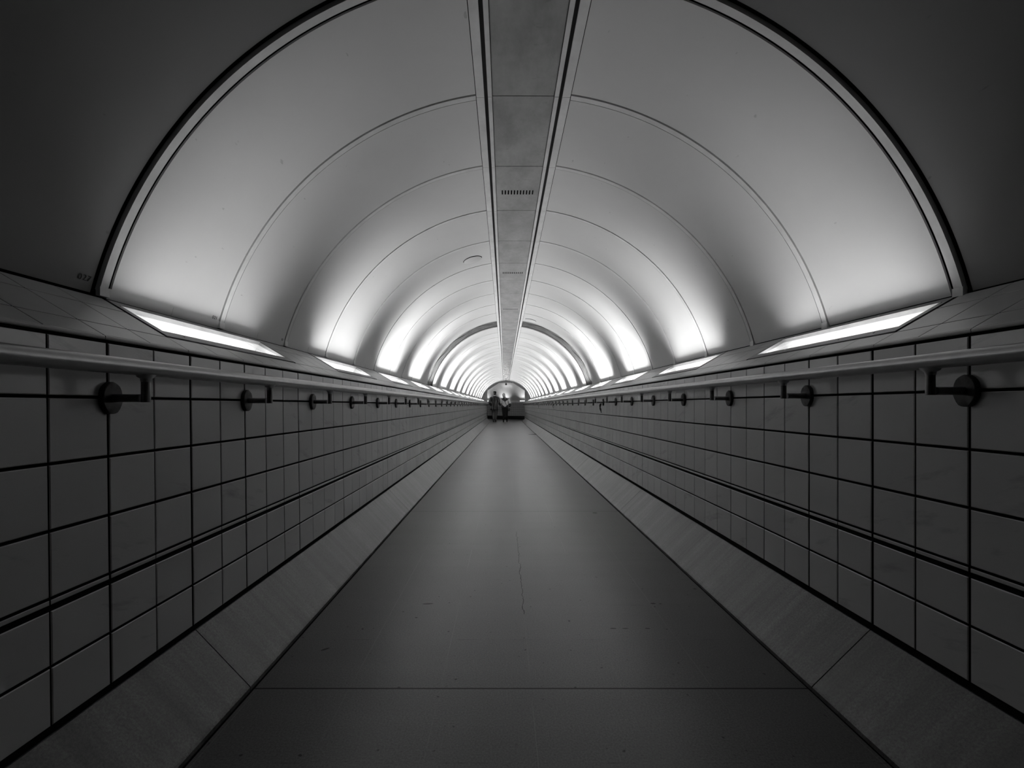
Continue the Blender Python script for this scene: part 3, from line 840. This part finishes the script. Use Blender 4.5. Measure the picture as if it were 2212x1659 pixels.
def body_nodes(p):
    N, E = [], []
    def add(pt, r, par=None):
        N.append((pt, r)); i = len(N) - 1
        if par is not None: E.append((par, i))
        return i
    pel = add(p['pelvis'], p.get('rp', 0.13))
    wst = add(p['waist'], p.get('rw', 0.12), pel); ch = add(p['chest'], p.get('rc', 0.14), wst)
    nk = add(p['neck'], 0.055, ch); add(p['skull'], 0.060, nk)
    for s in ('l', 'r'):
        sh = add(p['sh' + s], 0.060, ch); el = add(p['el' + s], 0.036, sh); wr = add(p['wr' + s], 0.028, el)
        w = Vector(p['wr' + s]); d = (w - Vector(p['el' + s])).normalized()
        palm = w + d * 0.055; pi_ = add(tuple(palm), (0.030, 0.018), wr)
        side = d.cross(Vector((1, 0, 0))); side = side.normalized() if side.length > .1 else Vector((0, 1, 0))
        if side.y < 0: side = -side
        bend = Vector(p.get('curl', (0, 0.02, 0)))
        for k, ln in enumerate((0.068, 0.078, 0.072, 0.056)):
            b = palm + d * 0.028 + side * (0.027 - 0.018 * k)
            a1 = add(tuple(b), 0.0092, pi_); a2 = add(tuple(b + d * ln * 0.5 + bend * 0.3), 0.0086, a1); add(tuple(b + d * ln * 0.9 + bend), 0.0072, a2)
        tb = w + d * 0.03 + side * 0.032
        a1 = add(tuple(tb), 0.011, pi_); add(tuple(tb + d * 0.045 + side * 0.016 + bend * 0.4), 0.009, a1)
        hp = add(p['hp' + s], 0.092, pel); kn = add(p['kn' + s], 0.062, hp); an = add(p['an' + s], 0.042, kn)
        t = Vector(p['an' + s]); f = Vector(p.get('foot' + s, (0, 0.16, -0.05)))
        ba = add(tuple(t + f * 0.6 + Vector((0, 0, -0.015))), (0.042, 0.03), an); add(tuple(t + f), (0.036, 0.02), ba)
    return N, E
def loft(rings, n=28, caps=True, fold=0.0, seed=0):
    """rings: (centre, half width, half depth)"""
    rnd = random.Random(seed); ph = [rnd.random() * 6.28 for _ in range(6)]
    mb = MB(); rows = []
    for k, (c, a, b) in enumerate(rings):
        row = []
        for j in range(n):
            t = 2 * pi * j / n
            f = 1 + fold * (sin(5 * t + ph[0] + k * 0.35) * 0.6 + sin(9 * t + ph[1] - k * 0.5) * 0.4)
            row.append((c[0] + a * cos(t) * f, c[1] + b * sin(t) * f, c[2]))
        rows.append(row)
    mb.grid(rows, close_v=True, caps=caps); return mb
def limb(path, radii, n=16, fold=0.04, seed=1):
    rnd = random.Random(seed); pts = [Vector(p) for p in path]; P_, R_ = [], []
    m = 7; last = len(pts) - 1
    for i in range(last):
        p0, p1, p2, p3 = pts[max(i - 1, 0)], pts[i], pts[i + 1], pts[min(i + 2, last)]
        for k in range(m):
            f = k / m
            P_.append(0.5 * ((2 * p1) + (p2 - p0) * f + (2 * p0 - 5 * p1 + 4 * p2 - p3) * f * f + (3 * p1 - p0 - 3 * p2 + p3) * f ** 3))
            g = f * f * (3 - 2 * f)
            R_.append((radii[i] + (radii[i + 1] - radii[i]) * g) * (1 + fold * (rnd.random() - 0.5)))
    P_.append(pts[-1]); R_.append(radii[-1])
    mb = MB(); mb.tube(P_, R_, n, up=Vector((0, 1, 0.15))); return mb
def head(parent, c, skin, turn=0.0, name='head'):
    """a head looking along +y: skull, jaw, nose, ears, eyes and lips"""
    bm = bmesh.new(); bmesh.ops.create_uvsphere(bm, u_segments=28, v_segments=20, radius=1.0)
    for v in bm.verts:
        x, y, z = v.co
        x *= 0.076; y *= 0.096; z *= 0.118
        if z < -0.02:
            k = (-0.02 - z) / 0.1; x *= 1 - 0.35 * k; y = y * (1 - 0.25 * k) + 0.018 * k
        if y > 0.06:
            if abs(x) < 0.02 and -0.035 < z < 0.02: y += 0.020 * (1 - abs(x) / 0.02) * (1 - (z + 0.035) / 0.055 * 0.7)
            if 0.008 < abs(abs(x)) < 0.05 and 0.0 < z < 0.028: y -= 0.006
        v.co = (x, y, z)
    mt = Matrix.Rotation(turn, 4, 'Z'); mt.translation = Vector(c)
    bmesh.ops.transform(bm, matrix=mt, verts=bm.verts)
    for sgn in (-1, 1):     # ears
        g = bmesh.ops.create_uvsphere(bm, u_segments=10, v_segments=8, radius=1.0)
        bmesh.ops.transform(bm, matrix=mt @ Matrix.Translation((sgn * 0.077, -0.005, 0.0)) @ Matrix.Diagonal((0.010, 0.020, 0.032, 1)), verts=g['verts'])
    me = bpy.data.meshes.new(name); bm.to_mesh(me); bm.free(); me.shade_smooth(); me.materials.append(skin)
    o = bpy.data.objects.new(name, me); COL.objects.link(o); o.parent = parent
    for sgn in (-1, 1):
        mb = MB(); g = []
        for k in range(5):
            ph = -pi / 2 + pi * k / 4
            g.append([mt @ Vector((sgn * 0.030 + 0.012 * cos(ph) * cos(2 * pi * j / 8), 0.080 + 0.007 * cos(ph) * sin(2 * pi * j / 8), 0.014 + 0.007 * sin(ph))) for j in range(8)])
        mb.grid(g, close_v=True); e = mb.build('eye', PM['eye'], None, smooth=True); e.parent = o
    mb = MB(); mb.tube([mt @ Vector((-0.022, 0.082, -0.055)), mt @ Vector((0, 0.090, -0.052)), mt @ Vector((0.022, 0.082, -0.055))], [0.003, 0.006, 0.003], 8)
    e = mb.build('mouth', PM['lip'], None, smooth=True); e.parent = o
    return o
def part(mb, name, mat, parent, smooth=True):
    o = mb.build(name, mat, None, smooth=smooth); o.parent = parent; return o

def build_man():
    root = empty('person', (px_x(1068.2), PY, 0))
    tag(root, 'person in a black cap and long dark streaked jacket walking away, left of the pair', 'person', 'couple walking away')
    p = dict(pelvis=(0, 0, 0.95), waist=(0.0, 0, 1.12), chest=(0, 0.0, 1.36), neck=(0.01, 0.01, 1.53), skull=(0.015, 0.03, 1.63),
             shl=(-0.19, 0, 1.43), ell=(-0.285, -0.03, 1.17), wrl=(-0.20, 0.07, 0.99), shr=(0.19, 0, 1.42), elr=(0.285, -0.03, 1.14), wrr=(0.27, 0.17, 1.08),
             hpl=(-0.085, 0, 0.88), knl=(-0.065, 0.05, 0.48), anl=(-0.045, -0.10, 0.115), hpr=(0.085, 0, 0.88), knr=(0.085, 0.08, 0.50), anr=(0.062, 0.12, 0.085),
             footl=(-0.02, 0.16, -0.075), footr=(0.01, 0.17, -0.05))
    N, E = body_nodes(p); skin_body('body', N, E, PM['skin'], root)
    head(root, (0.015, 0.035, 1.69), PM['skin'], turn=-0.25)
    hair = loft([((0.015, 0.02, 1.61), 0.058, 0.070), ((0.015, 0.02, 1.66), 0.078, 0.094), ((0.015, 0.025, 1.72), 0.083, 0.102), ((0.015, 0.025, 1.76), 0.080, 0.098)])
    part(hair, 'hair', PM['hair_m'], root)
    cap = loft([((0.015, 0.03, 1.735), 0.090, 0.108), ((0.015, 0.03, 1.765), 0.095, 0.114), ((0.012, 0.03, 1.80), 0.094, 0.112), ((0.01, 0.03, 1.83), 0.070, 0.085), ((0.01, 0.03, 1.842), 0.02, 0.03)])
    c = part(cap, 'cap', PM['cap'], root)
    pk = MB()
    g = []
    for k in range(7):
        a = radians(-60 + 20 * k)
        d = Matrix.Rotation(-0.55, 3, 'Z') @ Vector((sin(a), cos(a), 0))
        b = Vector((0.015, 0.03, 1.775))
        g.append([b + d * 0.085 + Vector((0, 0, 0.006)), b + d * (0.105 + 0.075 * cos(a)) + Vector((0, 0, 0.012)), b + d * (0.105 + 0.075 * cos(a)) + Vector((0, 0, 0.006)), b + d * 0.085])
    pk.grid(g, close_v=True, caps=True); o = pk.build('peak', PM['cap'], None, smooth=False); o.parent = c
    col = loft([((0.01, 0.01, 1.515), 0.075, 0.072), ((0.012, 0.012, 1.56), 0.070, 0.068), ((0.012, 0.014, 1.585), 0.064, 0.064)], caps=False)
    part(col, 'collar', PM['collar'], root)
    jk = [((0.0, 0, 0.72), 0.205, 0.155), ((-0.01, 0, 0.82), 0.20, 0.152), ((-0.005, 0, 0.98), 0.185, 0.148), ((0, 0, 1.12), 0.180, 0.145), ((0, 0, 1.28), 0.200, 0.150),
          ((0, 0, 1.40), 0.218, 0.142), ((0, 0, 1.47), 0.195, 0.118), ((0.005, 0.005, 1.52), 0.125, 0.092), ((0.01, 0.01, 1.555), 0.078, 0.076)]
    part(loft(jk, 36, fold=0.035, seed=3), 'jacket', PM['jacket'], root)
    j = [o for o in root.children if o.name.startswith('jacket')][0]
    for path, sd in (([(-0.11, 0, 1.455), (-0.185, 0, 1.425), (-0.25, -0.015, 1.32), (-0.290, -0.03, 1.17), (-0.25, 0.02, 1.05), (-0.205, 0.062, 0.985)], 5),
                     ([(0.11, 0, 1.455), (0.185, 0, 1.425), (0.25, -0.015, 1.30), (0.290, -0.03, 1.14), (0.285, 0.06, 1.10), (0.272, 0.15, 1.08)], 6)):
        o = limb(path, [0.060, 0.084, 0.080, 0.070, 0.060, 0.050], seed=sd).build('sleeve', PM['jacket'], None, smooth=True); o.parent = j
    # left skirt of the jacket swings out
    fl = loft([((-0.185, -0.06, 0.70), 0.055, 0.06), ((-0.175, -0.05, 0.80), 0.055, 0.07), ((-0.14, -0.02, 0.98), 0.05, 0.08)], 16)
    o = fl.build('jacket_skirt', PM['jacket'], None, smooth=True); o.parent = j
    tr = limb([(-0.085, 0, 0.95), (-0.075, 0.03, 0.70), (-0.065, 0.045, 0.48), (-0.055, -0.05, 0.25), (-0.048, -0.09, 0.16)], [0.105, 0.095, 0.078, 0.068, 0.066], seed=8)
    part(tr, 'trouser_leg', PM['trousers'], root)
    tr = limb([(0.085, 0, 0.95), (0.09, 0.05, 0.70), (0.085, 0.075, 0.50), (0.072, 0.10, 0.28), (0.066, 0.115, 0.20)], [0.105, 0.098, 0.082, 0.072, 0.070], seed=9)
    part(tr, 'trouser_leg', PM['trousers'], root)
    for (x, y, z, s) in ((-0.048, -0.10, 0.0, 1), (0.062, 0.12, 0.0, 1)):
        b = MB(); rows = []
        for (zz, y0, y1, w_) in ((0.0, -0.055, 0.21, 0.046), (0.03, -0.06, 0.215, 0.050), (0.06, -0.055, 0.18, 0.050), (0.09, -0.05, 0.09, 0.048), (0.14, -0.048, 0.062, 0.050), (0.21, -0.052, 0.060, 0.054)):
            rows.append([(x + w_ * cos(2 * pi * j / 18), y + (y0 + y1) / 2 + (y1 - y0) / 2 * sin(2 * pi * j / 18), z + zz) for j in range(18)])
        b.grid(rows, close_v=True, caps=True); part(b, 'boot', PM['boot'], root)
build_man()

def build_woman():
    wx = px_x(1090.8)
    root = empty('person', (wx, PY + 0.02, 0))
    tag(root, 'person with pale hair, two-tone top and long black skirt walking away, right of the pair', 'person', 'couple walking away')
    p = dict(pelvis=(0.0, 0, 0.93), waist=(0.0, 0, 1.06), chest=(0, 0, 1.27), neck=(-0.03, 0.01, 1.43), skull=(-0.065, 0.03, 1.55), rw=0.115, rc=0.125,
             shl=(-0.185, 0, 1.33), ell=(-0.30, 0.0, 1.07), wrl=(-0.27, 0.16, 1.00), shr=(0.19, 0, 1.34), elr=(0.295, -0.03, 1.06), wrr=(0.262, 0.0, 0.90),
             hpl=(-0.08, 0, 0.86), knl=(-0.075, 0.04, 0.47), anl=(-0.085, -0.06, 0.10), hpr=(0.08, 0, 0.86), knr=(0.10, 0.06, 0.48), anr=(0.115, 0.10, 0.095),
             footl=(-0.02, 0.14, -0.07), footr=(0.01, 0.14, -0.065), curl=(-0.02, 0.02, -0.01))
    N, E = body_nodes(p); skin_body('body', N, E, PM['skin'], root)
    head(root, (-0.065, 0.035, 1.595), PM['skin'], turn=0.35)
    hr = loft([((-0.06, -0.01, 1.46), 0.055, 0.050), ((-0.065, 0.0, 1.52), 0.082, 0.085), ((-0.07, 0.01, 1.60), 0.092, 0.108), ((-0.07, 0.015, 1.67), 0.085, 0.098), ((-0.07, 0.015, 1.712), 0.05, 0.06), ((-0.07, 0.015, 1.725), 0.015, 0.02)], fold=0.03, seed=4)
    h = part(hr, 'hair', PM['hair_w'], root)
    pt = limb([(-0.05, -0.09, 1.60), (-0.015, -0.125, 1.52), (0.01, -0.12, 1.44), (0.018, -0.125, 1.36)], [0.040, 0.048, 0.040, 0.015], seed=2).build('ponytail', PM['hair_w'], None, smooth=True); pt.parent = h
    tp = [((0.0, 0, 0.86), 0.206, 0.160), ((0.0, 0, 0.90), 0.205, 0.158), ((0, 0, 0.98), 0.194, 0.150), ((0, 0, 1.08), 0.184, 0.140), ((0, 0, 1.20), 0.198, 0.138), ((0, 0, 1.30), 0.212, 0.128),
          ((0, 0, 1.37), 0.195, 0.108), ((-0.015, 0.0, 1.42), 0.130, 0.088), ((-0.028, 0.005, 1.46), 0.085, 0.080)]
    t = part(loft(tp, 36, fold=0.02, seed=5), 'top', PM['knit'], root)
    for path, sd in (([(-0.10, 0, 1.36), (-0.175, 0, 1.335), (-0.25, 0, 1.22), (-0.305, 0.0, 1.07), (-0.285, 0.08, 1.03), (-0.272, 0.14, 1.005)], 7),
                     ([(0.10, 0, 1.365), (0.18, 0, 1.34), (0.255, -0.01, 1.22), (0.305, -0.03, 1.06), (0.29, -0.015, 0.98), (0.265, 0.0, 0.905)], 8)):
        o = limb(path, [0.055, 0.078, 0.080, 0.072, 0.056, 0.044], seed=sd).build('sleeve', PM['knit'], None, smooth=True); o.parent = t
    sk = [((0.015, 0.02, 0.235), 0.150, 0.155), ((0.012, 0.02, 0.35), 0.148, 0.150), ((0.01, 0.015, 0.55), 0.165, 0.150), ((0.01, 0.005, 0.75), 0.195, 0.155), ((0.005, 0, 0.86), 0.196, 0.148), ((0.003, 0, 0.92), 0.180, 0.136), ((0, 0, 1.00), 0.160, 0.120)]
    part(loft(sk, 36, fold=0.04, seed=6), 'skirt', PM['skirt'], root)
    for (kn, an) in (((-0.075, 0.03, 0.46), (-0.085, -0.06, 0.12)), ((0.10, 0.05, 0.47), (0.115, 0.09, 0.12))):
        part(limb([kn, ((kn[0] + an[0]) / 2, (kn[1] + an[1]) / 2 - 0.015, 0.32), an], [0.062, 0.062, 0.050], seed=3), 'stocking', PM['stocking'], root)
    for (x, y) in ((-0.085, -0.06), (0.115, 0.10)):
        b = MB(); rows = []
        for (zz, y0, y1, w_) in ((0.0, -0.045, 0.18, 0.040), (0.03, -0.05, 0.185, 0.045), (0.055, -0.045, 0.15, 0.046), (0.09, -0.042, 0.07, 0.046), (0.16, -0.045, 0.055, 0.050)):
            rows.append([(x + w_ * cos(2 * pi * j / 18), y + (y0 + y1) / 2 + (y1 - y0) / 2 * sin(2 * pi * j / 18), zz) for j in range(18)])
        b.grid(rows, close_v=True, caps=True); part(b, 'boot', PM['boot'], root)
    # the bag on her hip
    bag = empty('handbag', (wx + 0.225, PY - 0.03, 0.64))
    mb = MB(); rows = []
    for (zz, a, b_) in ((0.02, 0.05, 0.030), (0.035, 0.080, 0.042), (0.10, 0.092, 0.048), (0.17, 0.085, 0.040), (0.20, 0.070, 0.03)):
        rows.append([(a * cos(2 * pi * j / 20), b_ * sin(2 * pi * j / 20) - 0.02, zz) for j in range(20)])
    mb.grid(rows, close_v=True, caps=True); o = mb.build('pouch', PM['bag'], None, smooth=True); o.parent = bag
    st = MB()
    pts = [(-0.03, -0.02, 0.19), (-0.10, -0.11, 0.30), (-0.17, -0.125, 0.45), (-0.235, -0.128, 0.58), (-0.31, -0.11, 0.70), (-0.375, -0.05, 0.765), (-0.38, 0.06, 0.755), (-0.30, 0.15, 0.62), (-0.14, 0.16, 0.36), (-0.02, 0.08, 0.2), (0.02, 0.0, 0.19)]
    st.tube(pts, 0.013, 8); o = st.build('shoulder_strap', PM['bag'], None, smooth=True); o.parent = bag
    fl = MB(); rows = []
    for (zz, a, b_) in ((0.205, 0.066, 0.034), (0.19, 0.084, 0.046), (0.12, 0.096, 0.054), (0.090, 0.090, 0.054)):
        rows.append([(a * cos(pi + pi * j / 12), b_ * sin(pi + pi * j / 12) - 0.022, zz) for j in range(13)])
    fl.grid(rows); o = fl.build('flap', PM['bag'], None, smooth=True); o.parent = bag
    tag(bag, 'dark crossbody handbag hanging at the right hip of the person in the black skirt', 'handbag')
build_woman()
